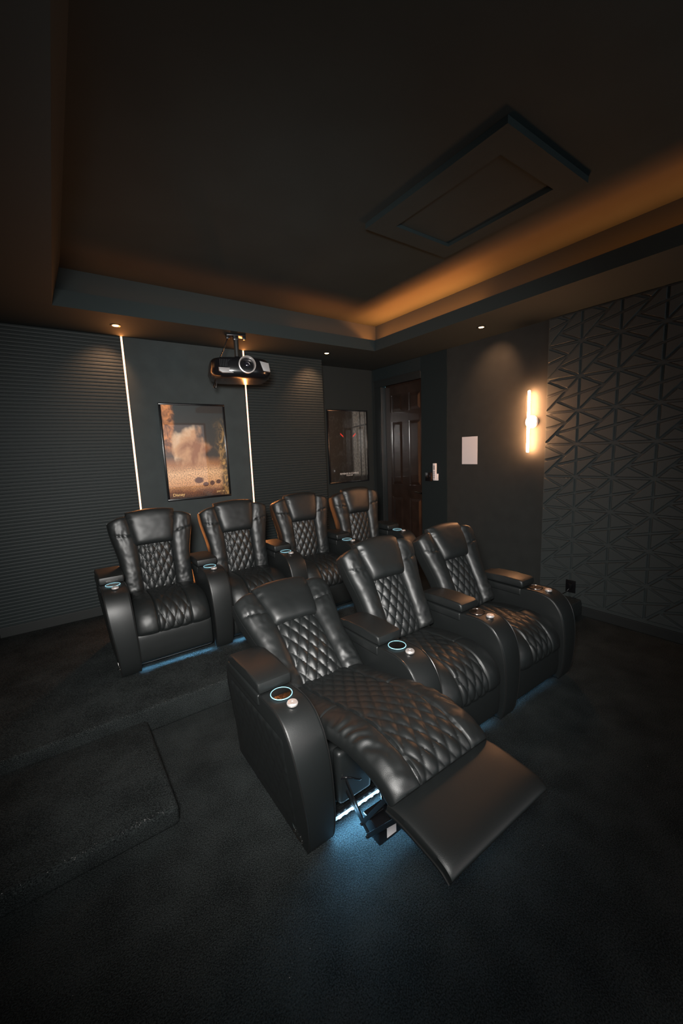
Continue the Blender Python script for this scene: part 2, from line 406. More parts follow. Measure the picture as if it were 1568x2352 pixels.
for (ya, yb) in cols:
    for (a, b) in rows:
        bm = bmesh.new()   # raised field with sloped margins
        y0, y1 = min(ya, yb), max(ya, yb); m1, m2 = 0.006, 0.045
        V = [[bm.verts.new((xx, yy, zz)) for yy, zz in ((y0+m, a+m), (y1-m, a+m), (y1-m, b-m), (y0+m, b-m))] for xx, m in ((X_+0.0125, m1), (X_+0.0115, m1+0.002), (X_+0.003, m2), )]
        for r0, r1 in zip(V, V[1:]):
            for i in range(4): bm.faces.new((r0[i], r0[(i+1) % 4], r1[(i+1) % 4], r1[i]))
        bm.faces.new(V[-1]); obj('door_panel', bm, M['door'], door, smooth=False)
bm = bmesh.new(); lathe(bm, [(0.026, 0.0), (0.026, -0.006), (0.010, -0.008), (0.010, -0.045), (0.001, -0.046)], (X_, -0.905, 1.03), 'X', 20)
tube(bm, [(X_-0.042, -0.905, 1.03), (X_-0.044, -0.87, 1.035), (X_-0.044, -0.835, 1.045), (X_-0.044, -0.80, 1.04)], [0.008, 0.008, 0.007, 0.006], 10)
obj('door_handle', bm, M['chrome'], door)
bm = bmesh.new()
box(bm, -0.014, 0.11, DY0-0.10, DY0+0.035, PZ, DZ+0.0, 0.004); box(bm, -0.016, -0.001, DY1+0.002, DY0+0.035, DZ+0.0, DZ+0.095, 0.004)
box(bm, -0.022, -0.001, DY1+0.002, DY0+0.045, DZ+0.08, DZ+0.10, 0.004)
struct('trim_2', bm, M['trim'])

# ------------------------------------------------------------------ posters
def gen_coords(nt):
    tc = nt.nodes.new('ShaderNodeTexCoord'); s = nt.nodes.new('ShaderNodeSeparateXYZ'); nt.links.new(tc.outputs['Generated'], s.inputs[0]); return tc, s
def node_math(nt, op, a, b=None, c=None):
    n = nt.nodes.new('ShaderNodeMath'); n.operation = op
    for i, x in enumerate((a, b, c)):
        if x is None: continue
        if isinstance(x, (int, float)): n.inputs[i].default_value = x
        else: nt.links.new(x, n.inputs[i])
    return n.outputs[0]
def node_mix(nt, f, a, b, mode='MIX'):
    n = nt.nodes.new('ShaderNodeMix'); n.data_type = 'RGBA'; n.blend_type = mode
    for i, x in ((0, f), (6, a), (7, b)):
        if isinstance(x, (int, float)): n.inputs[i].default_value = x
        elif isinstance(x, tuple): n.inputs[i].default_value = (*x, 1)
        else: nt.links.new(x, n.inputs[i])
    return n.outputs[2]
def node_ramp(nt, f, els):
    r = nt.nodes.new('ShaderNodeValToRGB'); nt.links.new(f, r.inputs[0]); e = r.color_ramp.elements
    while len(e) < len(els): e.new(0.5)
    for x, (p, c) in zip(e, els): x.position = p; x.color = (*c, 1)
    return r.outputs[0]
def node_noise(nt, vec, scale, detail=4, dist=0.0):
    n = nt.nodes.new('ShaderNodeTexNoise'); n.inputs['Scale'].default_value = scale; n.inputs['Detail'].default_value = detail; n.inputs['Distortion'].default_value = dist
    nt.links.new(vec, n.inputs['Vector']); return n.outputs['Fac']
def smooth_node(nt, x, a, b):
    n = nt.nodes.new('ShaderNodeMapRange'); n.interpolation_type = 'SMOOTHSTEP'; nt.links.new(x, n.inputs[0])
    n.inputs[1].default_value = a; n.inputs[2].default_value = b; return n.outputs[0]
def ellipse_mask(nt, u, v_, cu, cv, ru, rv, soft=0.35):
    a = node_math(nt, 'POWER', node_math(nt, 'DIVIDE', node_math(nt, 'ABSOLUTE', node_math(nt, 'SUBTRACT', u, cu)), ru), 2)
    b = node_math(nt, 'POWER', node_math(nt, 'DIVIDE', node_math(nt, 'ABSOLUTE', node_math(nt, 'SUBTRACT', v_, cv)), rv), 2)
    return smooth_node(nt, node_math(nt, 'ADD', a, b), 1.0+soft, 1.0-soft)
def art_sand():
    m = bpy.data.materials.new('sand_print'); m.use_nodes = True; nt = m.node_tree; b = nt.nodes['Principled BSDF']
    tc, s = gen_coords(nt); u, v_ = s.outputs[0], s.outputs[2]
    wob = node_noise(nt, tc.outputs['Generated'], 4, 4)
    vv = node_math(nt, 'MULTIPLY_ADD', wob, 0.08, node_math(nt, 'ADD', v_, -0.04))
    c = node_ramp(nt, vv, [(0.0, (0.05, 0.02, 0.01)), (0.07, (0.20, 0.07, 0.025)), (0.15, (0.72, 0.36, 0.15)), (0.27, (0.85, 0.52, 0.28)), (0.36, (0.42, 0.17, 0.06)), (0.46, (0.05, 0.03, 0.02)), (1.0, (0.02, 0.017, 0.015))])
    g = node_noise(nt, tc.outputs['Generated'], 70, 3)
    gm = smooth_node(nt, v_, 0.42, 0.3)
    c = node_mix(nt, node_math(nt, 'MULTIPLY', gm, 0.75), c, node_ramp(nt, g, [(0.36, (0.25, 0.2, 0.18)), (0.6, (1.25, 1.2, 1.15))]), 'MULTIPLY')
    rock = node_math(nt, 'MULTIPLY', smooth_node(nt, node_math(nt, 'MULTIPLY_ADD', wob, 0.22, u), 0.30, 0.24), smooth_node(nt, v_, 0.45, 0.6))
    c = node_mix(nt, rock, c, node_ramp(nt, node_noise(nt, tc.outputs['Generated'], 9, 5, 1.5), [(0.35, (0.14, 0.045, 0.015)), (0.65, (0.80, 0.30, 0.09))]))
    rt = node_math(nt, 'MULTIPLY', smooth_node(nt, node_math(nt, 'MULTIPLY_ADD', wob, -0.35, u), 0.62, 0.78), smooth_node(nt, v_, 0.92, 0.6))
    c = node_mix(nt, node_math(nt, 'MULTIPLY', rt, 0.9), c, node_ramp(nt, node_noise(nt, tc.outputs['Generated'], 11, 4, 2.0), [(0.42, (0.06, 0.035, 0.015)), (0.68, (0.62, 0.34, 0.10))]))
    # a sunlit tawny boulder in the middle ground, an invented plain stand-in
    for cu, cv, ru, rv in ((0.42, 0.52, 0.26, 0.20),):
        mk = ellipse_mask(nt, node_math(nt, 'MULTIPLY_ADD', wob, 0.75, u), node_math(nt, 'MULTIPLY_ADD', node_noise(nt, tc.outputs['Generated'], 2.3, 3), 0.6, v_), cu+0.37, cv+0.30, ru, rv, 0.55)
        c = node_mix(nt, mk, c, node_ramp(nt, node_noise(nt, tc.outputs['Generated'], 3.2, 5, 0.4), [(0.36, (0.30, 0.11, 0.04)), (0.5, (0.62, 0.33, 0.16)), (0.66, (0.90, 0.68, 0.46))]))
    for cu, cv, ru, rv in ((0.50, 0.185, 0.075, 0.035), (0.61, 0.135, 0.05, 0.025), (0.72, 0.145, 0.04, 0.028), (0.83, 0.155, 0.045, 0.024)):
        c = node_mix(nt, ellipse_mask(nt, node_math(nt, 'MULTIPLY_ADD', g, 0.06, u), v_, cu+0.03, cv, ru, rv, 0.4), c, (0.10, 0.03, 0.012))
    nt.links.new(c, b.inputs['Base Color']); b.inputs['Roughness'].default_value = 0.5
    b.inputs['Coat Weight'].default_value = 1; b.inputs['Coat Roughness'].default_value = 0.02
    return m
def art_dark():
    m = bpy.data.materials.new('dark_print'); m.use_nodes = True; nt = m.node_tree; b = nt.nodes['Principled BSDF']
    tc, s = gen_coords(nt); u, v_ = s.outputs[0], s.outputs[2]
    n = node_noise(nt, tc.outputs['Generated'], 14, 5, 1.2)
    c = node_ramp(nt, n, [(0.5, (0.004, 0.005, 0.005)), (0.8, (0.03, 0.035, 0.035))])
    glass_refl = node_math(nt, 'MULTIPLY', smooth_node(nt, u, 0.60, 0.66), smooth_node(nt, v_, 0.05, 0.10))
    seam = smooth_node(nt, node_math(nt, 'ABSOLUTE', node_math(nt, 'SUBTRACT', u, 0.83)), 0.005, 0.025)
    seam2 = smooth_node(nt, node_math(nt, 'ABSOLUTE', node_math(nt, 'SUBTRACT', u, 0.96)), 0.005, 0.02)
    refl_line = smooth_node(nt, node_math(nt, 'ABSOLUTE', node_math(nt, 'MULTIPLY_ADD', u, -0.12, node_math(nt, 'SUBTRACT', v_, 0.70))), 0.004, 0.018)
    k = node_math(nt, 'MULTIPLY', node_math(nt, 'MULTIPLY', glass_refl, seam), node_math(nt, 'MULTIPLY', seam2, refl_line))
    c = node_mix(nt, k, c, node_ramp(nt, node_noise(nt, tc.outputs['Generated'], 30, 4), [(0.35, (0.06, 0.065, 0.06)), (0.65, (0.15, 0.15, 0.14))]))  # pale columns mirrored in the glass, painted into the print colour
    for cu, sl in ((0.33, -1), (0.66, 1)):
        uu = node_math(nt, 'SUBTRACT', u, cu); zz = node_math(nt, 'SUBTRACT', v_, 0.665)
        d = node_math(nt, 'ABSOLUTE', node_math(nt, 'MULTIPLY_ADD', uu, -0.55*sl, zz))
        mk = node_math(nt, 'MULTIPLY', smooth_node(nt, d, 0.014, 0.006), smooth_node(nt, node_math(nt, 'ABSOLUTE', uu), 0.045, 0.03))
        c = node_mix(nt, mk, c, (0.95, 0.05, 0.03))
    nt.links.new(c, b.inputs['Base Color']); b.inputs['Roughness'].default_value = 0.5
    b.inputs['Coat Weight'].default_value = 1; b.inputs['Coat Roughness'].default_value = 0.02
    return m
def text_part(name, s, size, x, z, y, m, parent, width=None, flip=False):
    me = text_mesh(s, size); xs = [v.co.x for v in me.vertices]
    k = (width/(max(xs)-min(xs))) if width else 1.0
    for v in me.vertices: v.co = Vector(((v.co.x-min(xs))*k, -v.co.z, v.co.y*(k if width else 1)))
    me.materials.append(m); o = bpy.data.objects.new(name, me); COL.objects.link(o); o.parent = parent; o.location = (x, y, z); return o
def poster(loc, w_, h_, art, label, fr=0.020):
    t = empty('framed_poster', loc, 0, label, 'poster')
    bm = bmesh.new()
    for a in ((-w_/2, w_/2, h_-fr, h_), (-w_/2, w_/2, 0, fr), (-w_/2, -w_/2+fr, fr, h_-fr), (w_/2-fr, w_/2, fr, h_-fr)):
        box(bm, a[0], a[1], -0.024, -0.001, a[2], a[3], 0.003)
    obj('frame', bm, M['black'], t)
    obj('print', B(-w_/2+fr, w_/2-fr, -0.010, -0.006, fr, h_-fr), art, t, smooth=False)
    return t
p1 = poster((-2.672, YP, 1.186), 0.664, 0.986, art_sand(), 'black framed poster in sandy orange and brown between the two vertical light strips')
text_part('wordmark', 'Disney', 0.075, -0.275, 0.045, -0.0112, M['gold'], p1, width=0.115)
text_part('date_line', 'JULY 19', 0.03, 0.175, 0.052, -0.0112, M['gold'], p1, width=0.085)
p2 = poster((-0.475, -0.001, 1.178), 0.70, 1.015, art_dark(), 'black framed dark poster with two red streaks, beside the door')
text_part('title_line', 'REVENGE IS COMING', 0.03, -0.165, 0.118, -0.0112, M['ink'], p2, width=0.33)
text_part('date_line', 'IN JUNE 2009', 0.018, -0.055, 0.096, -0.0112, M['ink'], p2, width=0.11)

# ------------------------------------------------------------------ things on the right wall
tag(obj('paper_sheet', B(-0.0015, -0.0005, -1.808, -1.596, 1.420, 1.733), M['paper'], smooth=False), 'blank white sheet of paper on the right wall left of the wall light', 'paper')
t = empty('light_switch', (-0.009, -1.09, 1.262), 0, 'black switch plate on the fabric panel left of the white remote control', 'switch')
obj('plate', B(-0.009, -0.0005, -0.062, 0.058, -0.06, 0.052, 0.002), M['black'], t)
for y in (-0.03, 0.025): obj('rocker', B(-0.014, -0.009, y-0.012, y+0.012, -0.024, 0.016, 0.003), M['black'], t)
t = empty('remote_control', (-0.009, -1.205, 1.215), 0, 'slim white remote control in a holder beside the switch plate', 'remote control')
obj('holder', B(-0.024, -0.0005, -0.043, 0.027, 0.0, 0.085, 0.003), M['white'], t)
obj('remote_body', B(-0.030, -0.006, -0.020, 0.026, 0.01, 0.215, 0.004), M['white'], t)
obj('display', B(-0.0315, -0.030, -0.008, 0.014, 0.135, 0.19, 0.0005), M['grey'], t)
bm = bmesh.new()
for i in range(4):
    for j in range(2): box(bm, -0.0325, -0.030, -0.012+j*0.018, -0.001+j*0.018, 0.03+i*0.024, 0.044+i*0.024)
obj('buttons', bm, M['grey'], t)
t = empty('wall_light', (0, -2.44, 1.84), 0, 'slim vertical warm wall light with a round mount on the right wall', 'wall light')
obj('round_mount', lathe(bmesh.new(), [(0.062, 0.0), (0.062, -0.018), (0.058, -0.024), (0.001, -0.024)], (0, 0, 0), 'X', 40), M['white'], t)
obj('stem', tube(bmesh.new(), [(-0.022, 0, 0), (-0.062, 0, 0)], 0.012), M['white'], t)
obj('light_tube', tube(bmesh.new(), [(-0.070, 0, -0.297), (-0.070, 0, -0.292), (-0.070, 0, 0.292), (-0.070, 0, 0.297)], [0.007, 0.012, 0.012, 0.007], 16), M['warm'], t)
for zc in (-0.155, 0.155):
    l = light('wall_light_glow', 'AREA', (-0.048, 0, zc), 5, (1.0, 0.42, 0.18), shape='RECTANGLE', size=0.26, size_y=0.018, rot=(0, R(90), 0)); l.rotation_euler = (0, R(-90), 0)
    l.parent = t
# outlet and cable low on the relief panel
t = empty('wall_outlet', (-0.0275, -2.89, 0.265), 0, 'black wall outlet low on the relief panel behind the far chair', 'outlet')
obj('plate', B(-0.008, -0.0005, -0.045, 0.045, -0.06, 0.06, 0.002), M['black'], t)
obj('plug', B(-0.034, -0.008, -0.018, 0.014, -0.02, 0.03, 0.004), M['black'], t)
obj('cord', tube(bmesh.new(), cr([(-0.03, 0, -0.015), (-0.05, 0.03, -0.06), (-0.045, 0.10, -0.090), (-0.05, 0.25, -0.1)], 14), 0.003, 6), M['black'], t)

# ------------------------------------------------------------------ projection screen on the front wall
t = empty('projection_screen', (-2.05, -6.75, 0.88), 0, 'wide lit projection screen facing both rows of recliners', 'screen')
scr = mat('screen_image', (0.3, 0.28, 0.28), 0.8, 0.1, emit=(1.0, 0.86, 0.84), estr=1.7)
obj('screen_fabric', B(-1.45, 1.45, 0.0, 0.01, 0, 1.56), scr, t, smooth=False)
bm = bmesh.new()
for a in ((-1.5, 1.5, 1.56, 1.61), (-1.5, 1.5, -0.05, 0), (-1.5, -1.45, 0, 1.56), (1.45, 1.5, 0, 1.56)): box(bm, a[0], a[1], -0.02, 0.02, a[2], a[3])
obj('frame', bm, M['black'], t, smooth=False)

# ------------------------------------------------------------------ projector
def projector():
    t = empty('ceiling_projector', (-2.37, -0.86, 2.42), R(-14), 'black home theatre projector hanging from the dropped ceiling border', 'projector'); t.scale = (1.18, 1.18, 1.18)
    # local: front faces -y; body 0.46 wide, 0.16 tall, 0.36 deep
    bm = bmesh.new(); rings = []
    prof = [(-0.086, 0.72), (-0.082, 0.86), (-0.062, 0.98), (-0.035, 1.03), (0.0, 1.0), (0.03, 0.99), (0.052, 0.955), (0.064, 0.90), (0.068, 0.80)]
    N = 64
    for z, k in prof:
        ring = []
        for i in range(N):
            a = 2*PI*i/N; c, s = math.cos(a), math.sin(a); e = 0.55
            x = 0.235*k*math.copysign(abs(c)**e, c); y = 0.175*k*math.copysign(abs(s)**e, s)
            if y < 0: y -= 0.03*(1-(x/0.24)**2)
            ring.append(bm.verts.new((x, y, z)))
        rings.append(ring)
    for a, b in zip(rings, rings[1:]):
        for i in range(N): bm.faces.new((a[i], a[(i+1) % N], b[(i+1) % N], b[i]))
    bm.faces.new(rings[0][::-1]); bm.faces.new(rings[-1])
    obj('casing', bm, M['black'], t)
    lx, ly, lz = 0.035, -0.195, 0.008
    obj('lens_ring', lathe(bmesh.new(), [(0.062, 0.03), (0.066, -0.015), (0.064, -0.024), (0.058, -0.026), (0.054, -0.018), (0.050, 0.02)], (lx, ly, lz), 'Y', 48, close=True), M['brushed'], t)
    lens = obj('lens', lathe(bmesh.new(), [(0.050, 0.03), (0.050, 0.012), (0.044, 0.006), (0.036, 0.004), (0.034, -0.004), (0.030, -0.006), (0.026, -0.004), (0.014, -0.012), (0.001, -0.014)], (lx, ly, lz), 'Y', 40), M['lens'], t)
    bm = bmesh.new()
    prism(bm, [(-0.175, -0.040), (-0.15, -0.055), (-0.07, -0.055), (-0.035, -0.03), (-0.06, -0.018), (-0.175, -0.014)], -0.202, -0.17, 0.004, axis='Y')
    tag(obj('front_grille_cover', bm, M['grey'], t), 'satin grey lower cover')
    bm = bmesh.new()
    for i in range(9): box(bm, -0.165+i*0.012, -0.160+i*0.012, -0.195, -0.17, -0.008, 0.045)
    obj('vent_fins', bm, M['iron'], t)
    bm = bmesh.new(); prism(bm, [(0.135, 0.045), (0.205, 0.030), (0.215, -0.035), (0.160, -0.030)], -0.186, -0.15, 0.004, axis='Y')
    tag(obj('window_cover', bm, M['grey'], t), 'pale grey cover right of the lens')
    obj('power_indicator', B(-0.215, -0.200, -0.132, -0.10, -0.050, -0.044), M['glass_led'], t)
    # mount
    bm = bmesh.new(); tube(bm, [(0, 0.05, 0.066), (0, 0.05, 0.262)], 0.019, 16)
    obj('drop_tube', bm, M['trim'], t)
    bm = bmesh.new(); box(bm, -0.07, 0.07, -0.01, 0.11, 0.078, 0.086, 0.002)
    lathe(bm, [(0.034, 0.086), (0.034, 0.094), (0.022, 0.11), (0.020, 0.12)], (0, 0.05, 0), 'Z', 24)
    for x, y in ((-0.06, 0.0), (0.06, 0.0), (-0.06, 0.10), (0.06, 0.10)): tube(bm, [(x, y, 0.06), (x, y, 0.092)], 0.005, 8)
    obj('mount_plate', bm, M['iron'], t)
    bm = bmesh.new(); box(bm, -0.075, 0.075, 0.01, 0.09, 0.274, 0.288, 0.002); box(bm, -0.02, 0.02, 0.03, 0.07, 0.245, 0.28, 0.003)
    for x in (-0.065, 0.065): box(bm, x-0.012, x+0.012, 0.02, 0.05, 0.25, 0.278, 0.003)
    obj('ceiling_bracket', bm, M['iron'], t)
    bm = bmesh.new(); tube(bm, cr([(-0.10, 0.12, 0.066), (-0.13, 0.14, 0.11), (-0.10, 0.10, 0.18), (-0.06, 0.08, 0.27)], 18), 0.004, 8)
    obj('cable', bm, M['black'], t); bm = bmesh.new()
    tube(bm, cr([(-0.18, 0.08, -0.06), (-0.20, 0.07, -0.11), (-0.185, 0.06, -0.125), (-0.17, 0.06, -0.06)], 14), 0.005, 8)
    obj('cable', bm, M['black'], t)
    return t
projector()

# ------------------------------------------------------------------ lint on the carpeted edges
bm = bmesh.new()
def fleck(x, y, z):
    r = random.uniform(0.0006, 0.0016); a = random.uniform(0, PI); p = [(x+r*math.cos(a+k*PI/2)*(2 if k % 2 else 1), y+r*math.sin(a+k*PI/2), z+0.002+random.uniform(0, 0.002)) for k in range(4)]
    bm.faces.new([bm.verts.new(q) for q in p])
for _ in range(70): fleck(random.uniform(-4.3, -3.1), -2.158+random.gauss(0, 0.006), PZ-0.004)
for _ in range(60): fleck(-3.70-abs(random.gauss(0, 0.22)), -2.905+random.gauss(0, 0.008), 0.092)
for _ in range(22): fleck(random.uniform(-4.3, -1.0), random.uniform(-4.2, -3.6), 0.0)
o = obj('carpet_lint', bm, M['grey'], smooth=False)
tag(o, 'tiny pale specks of lint scattered on the carpet and its step edges', 'lint', kind='stuff')

# ------------------------------------------------------------------ recliners
def back_frame(pivot, lean):
    py, pz = pivot; s, c = math.sin(lean), math.cos(lean)
    return lambda u, v_, w: (u, py+v_*s-w*c, pz+v_*c+w*s)
def path_frame(pts, n=80):
    P = cr(pts, n); L = [0.0]
    for a, b in zip(P, P[1:]): L.append(L[-1]+(b-a).length)
    tot = L[-1]
    def f(u, v_, w):
        v_ = min(max(v_, 0), tot); k = 0
        lo, hi = 0, len(L)-2
        while lo < hi:
            mid = (lo+hi+1)//2
            if L[mid] <= v_: lo = mid
            else: hi = mid-1
        k = lo; f_ = (v_-L[k])/max(1e-9, L[k+1]-L[k]); p = P[k].lerp(P[k+1], f_)
        a = P[max(k-1, 0)]; b = P[min(k+1, len(P)-1)]; a2 = P[k]; b2 = P[min(k+2, len(P)-1)]
        d = (b-a).lerp(b2-a2, f_).normalized()       # runs from the back towards the front
        return (u, p.x+(d.y)*w*1.0, p.y-(d.x)*w*1.0) if d.x < 0 else (u, p.x-abs(d.y)*w, p.y+abs(d.x)*w)
    return f, tot
LB = 0.62
def ui(v_): return 0.124+0.045*sstep(0.36, LB, v_)
def uo(v_): return 0.256+0.052*sstep(0.19, 0.55, v_)
def make_backrest(parent, pivot, lean, seed):
    F = back_frame(pivot, lean)
    # shell
    def uv(s, t):
        v_ = -0.05+t*(LB-0.055+0.05); return ((2*s-1)*(uo(max(v_, 0))-0.022), v_)
    sh = obj('backrest', pillow(20, 30, uv, lambda s, t, u, v_: 0.012*edge(s, 6)*edge(t, 6), lambda s, t, u, v_: (0.13-0.05*t)*edge(s, 5)*edge(t, 5), F, edens, edens), M['shell'], parent)
    # side bolsters
    for sg in (-1, 1):
        def uv(s, t, sg=sg):
            top = LB-0.025-0.045*s**2.2; v_ = -0.02+t*(top+0.02); a, b = ui(v_)-0.004, uo(v_)
            return (sg*(a+(b-a)*s), v_)
        def hf(s, t, u, v_, sg=sg):
            e = edge(s, 3.0)*edge(t, 8)
            h = (0.056+0.010*math.sin(PI*s))*e
            seam = math.exp(-((v_-0.435-0.02*s)/0.006)**2)
            near = math.exp(-(abs(v_-0.435-0.02*s)/0.05))
            h -= 0.008*seam*e
            h += 0.0035*near*math.sin(u*sg*150+3*noise.noise(Vector((u*20, v_*20, seed))))*e*sstep(0.0, 0.5, s)*0.6
            low = sstep(0.26, 0.05, v_)
            h += (wrinkle(u, v_, seed+sg, 0.0035+0.004*low, 20))*e
            return h
        obj('side_bolster', pillow(30, 70, uv, hf, lambda s, t, u, v_: 0.085*edge(s, 5)*edge(t, 6), F, edens, edens), M['leather'], sh)
        pts = []
        for k in range(40):
            t = k/39; v_ = -0.01+t*(LB-0.055); pts.append(F(sg*(uo(v_)-0.003), v_, 0.008))
        obj('piping', tube(bmesh.new(), pts, 0.0032, 6), M['pipe'], sh)
    # quilted centre
    def uv(s, t):
        v_ = -0.03+t*0.42; return ((2*s-1)*(ui(v_)+0.004), v_)
    def hf(s, t, u, v_):
        e = edge(s, 5)*edge(t, 6); return (0.024+0.016*math.cos(u/0.126*1.3)+0.012*quilt(u, v_+0.02))*e+0.008*e*math.sin(PI*min(1, t*1.1))
    obj('quilted_panel', pillow(64, 100, uv, hf, lambda s, t, u, v_: 0.02*edge(s, 4)*edge(t, 4), F), M['leather'], sh)
    # headrest
    def uv(s, t):
        v_ = 0.355+t*(0.265+0.018*math.cos((2*s-1)*1.5)); wd = 0.140+0.046*t
        wd -= 0.008*sstep(0.85, 1, t)
        return ((2*s-1)*wd, v_)
    def hf(s, t, u, v_):
        e = edge(s, 4.2)*edge(t, 4.2)
        h = (0.088-0.020*t)*e
        cr_ = math.exp(-((abs(2*s-1)-0.93)/0.10)**2)*sstep(0.55, 0.75, t)
        h -= 0.008*cr_*abs(math.sin(v_*70+seed))
        return h+wrinkle(u, v_, seed+5, 0.0025, 11)*e
    obj('headrest', pillow(40, 40, uv, hf, lambda s, t, u, v_: 0.05*edge(s, 3)*edge(t, 3), F, edens, edens), M['leather'], sh)
    return sh
def arm_outline():
    o = [(0.76, 0.012), (0.762, 0.20), (0.755, 0.45), (0.735, 0.555), (0.70, 0.583)]
    o += [(0.31, 0.592), (0.28, 0.598)]
    front = cr([(0.25, 0.600), (0.165, 0.598), (0.095, 0.572), (0.045, 0.515), (0.016, 0.44), (0.002, 0.34), (0.0, 0.23), (0.008, 0.12), (0.022, 0.05), (0.040, 0.012)], 30)
    return o+[tuple(p) for p in front]
def arm_mesh(shear=0.0):
    """side outline swept across the width with rounded rims; a round hole for the cup is left in the flat top"""
    O = arm_outline(); k0 = 5
    O = O[:6]+[(0.301, 0.596), (0.205, 0.600)]+[p for p in O[7:] if p[0] < 0.19]
    n = len(O); N = []
    for i in range(n):
        a, b = Vector(O[i-1]), Vector(O[(i+1) % n]); d = (b-a).normalized(); N.append(Vector((-d.y, d.x)))
    cy = sum(p[0] for p in O)/n; cz = sum(p[1] for p in O)/n
    if (Vector(O[0])-Vector((cy, cz))).dot(N[0]) > 0: N = [-v for v in N]
    ST = [(-0.079, 0.012), (-0.0775, 0.006), (-0.0735, 0.0016), (-0.067, 0), (0.067, 0), (0.0735, 0.0016), (0.0775, 0.006), (0.079, 0.012)]
    bm = bmesh.new(); rings = []
    for x, ins in ST:
        ring = []
        for i in range(n):
            p = Vector(O[i])+N[i]*ins; ring.append(bm.verts.new((x*(1-0.20*sstep(0.55, 0.0, p.y))+shear*sstep(0.58, 0.0, p.y), p.x, p.y)))
        rings.append(ring)
    hi = 6
    for q in range(len(ST)-1):
        for i in range(n):
            if q == 3 and i == hi: continue
            bm.faces.new((rings[q][i], rings[q][(i+1) % n], rings[q+1][(i+1) % n], rings[q+1][i]))
    bm.faces.new(rings[0]); bm.faces.new(rings[-1][::-1])
    c4 = [rings[3][hi], rings[4][hi], rings[4][hi+1], rings[3][hi+1]]   # (-x,back) (x,back) (x,front) (-x,front)
    K = 48; circ = []; sq = []
    for k in range(K):
        a = 2*PI*k/K+PI/4; c, s_ = math.cos(a), math.sin(a); m_ = max(abs(c), abs(s_))
        fx, fy = c/m_, s_/m_
        y = 0.253+0.048*fy; z = 0.596+(0.301-y)/0.096*0.004
        if k % (K//4) == 0:
            j = {(1, 1): 1, (-1, 1): 0, (-1, -1): 3, (1, -1): 2}[(round(fx), round(fy))]; sq.append(c4[j])
        else: sq.append(bm.verts.new((0.067*fx, y, z)))
        circ.append(bm.verts.new((0.0425*c, 0.253+0.0425*s_, 0.5985)))
    for k in range(K): bm.faces.new((sq[k], sq[(k+1) % K], circ[(k+1) % K], circ[k]))
    bmesh.ops.recalc_face_normals(bm, faces=bm.faces[:])
    me = bpy.data.meshes.new('armrest'); bm.to_mesh(me); bm.free(); me.materials.append(M['leather'])
    return me
ARM, ARM_END = arm_mesh(), arm_mesh(0.030)
for A_ in (ARM, ARM_END):
    for p in A_.polygons: p.use_smooth = True
    try: A_.set_sharp_from_angle(angle=R(38))
    except Exception: pass
def make_arm(parent, x, lit=True, side=0):
    sh = 0.030 if side == -1 else 0.0
    a = bpy.data.objects.new('armrest', ARM_END if side == -1 else ARM); COL.objects.link(a); a.parent = parent; a.location = (x, 0, 0)
    # pad lid
    bm = bmesh.new(); prism(bm, [(0.312, 0.600), (0.306, 0.622), (0.312, 0.646), (0.33, 0.655), (0.45, 0.658), (0.60, 0.650), (0.665, 0.638), (0.69, 0.615), (0.69, 0.595)], -0.083, 0.083, 0.013, 4)
    box(bm, -0.0835, 0.0835, 0.320, 0.70, 0.540, 0.592, 0.009, 3)
    obj('arm_pad', bm, M['leather'], a)
    for sg in (-1, 1):
        bm = bmesh.new()
        pts = [(sg*0.0765*(1-0.20*sstep(0.55, 0.0, z))+sh*sstep(0.58, 0.0, z), y+0.0015, z) for y, z in arm_outline()[6:]]
        tube(bm, pts, 0.0026, 6)
        obj('piping', bm, M['pipe'], a)
    obj('cup_holder', lathe(bmesh.new(), [(0.042, 0.603), (0.042, 0.515), (0.001, 0.512), (0.001, 0.516), (0.0385, 0.519), (0.0385, 0.602), (0.046, 0.6045), (0.046, 0.602)], (0, 0.253, 0), 'Z', 48), M['cup'], a)
    r_ = lathe(bmesh.new(), [(0.0462+0.0020*math.cos(q*PI/4), 0.6035+0.0020*math.sin(q*PI/4)) for q in range(8)], (0, 0.253, 0), 'Z', 48, close=True)
    obj('cup_light_ring', r_, M['ring'] if lit else M['ringoff'], a)
    bt = obj('control_button', lathe(bmesh.new(), [(0.0225, 0.599), (0.0235, 0.604), (0.0235, 0.606), (0.021, 0.6065), (0.0215, 0.610), (0.020, 0.612), (0.004, 0.6122), (0.003, 0.6105), (0.0005, 0.6105)], (0.004, 0.162, 0), 'Z', 36), M['brushed'], a)
    if side:
        # quilted inset on the outer side
        xx = side*0.0705
        def F(u, v_, w): return (side*(0.079*(1-0.20*sstep(0.55, 0.0, v_))-0.002+w)+sh*sstep(0.58, 0.0, v_), u, v_)
        def uv(s, t): return (0.11+0.57*s, 0.07+0.43*t)
        def hf(s, t, u, v_): return (0.004+0.005*quilt(u, v_, 0.07, 0.12))*edge(s, 8)*edge(t, 8)
        obj('side_quilt', pillow(60, 50, uv, hf, lambda s, t, u, v_: 0.001, F), M['leather'], a)
        bm = bmesh.new(); q = lambda y, z: (side*(0.079*(1-0.20*sstep(0.55, 0.0, z))+0.002)+sh*sstep(0.58, 0.0, z), y, z)
        tube(bm, cr([q(0.155, 0.085), q(0.140, 0.060), q(0.128, 0.045), q(0.120, 0.062), q(0.112, 0.045), q(0.104, 0.060), q(0.096, 0.044), q(0.088, 0.056), q(0.078, 0.042), q(0.064, 0.040)], 40), 0.0016, 5)
        tube(bm, cr([q(0.150, 0.036), q(0.12, 0.030), q(0.09, 0.031), q(0.07, 0.036)], 12), 0.0012, 5)
        obj('emblem', bm, M['chrome'], a)
    return a
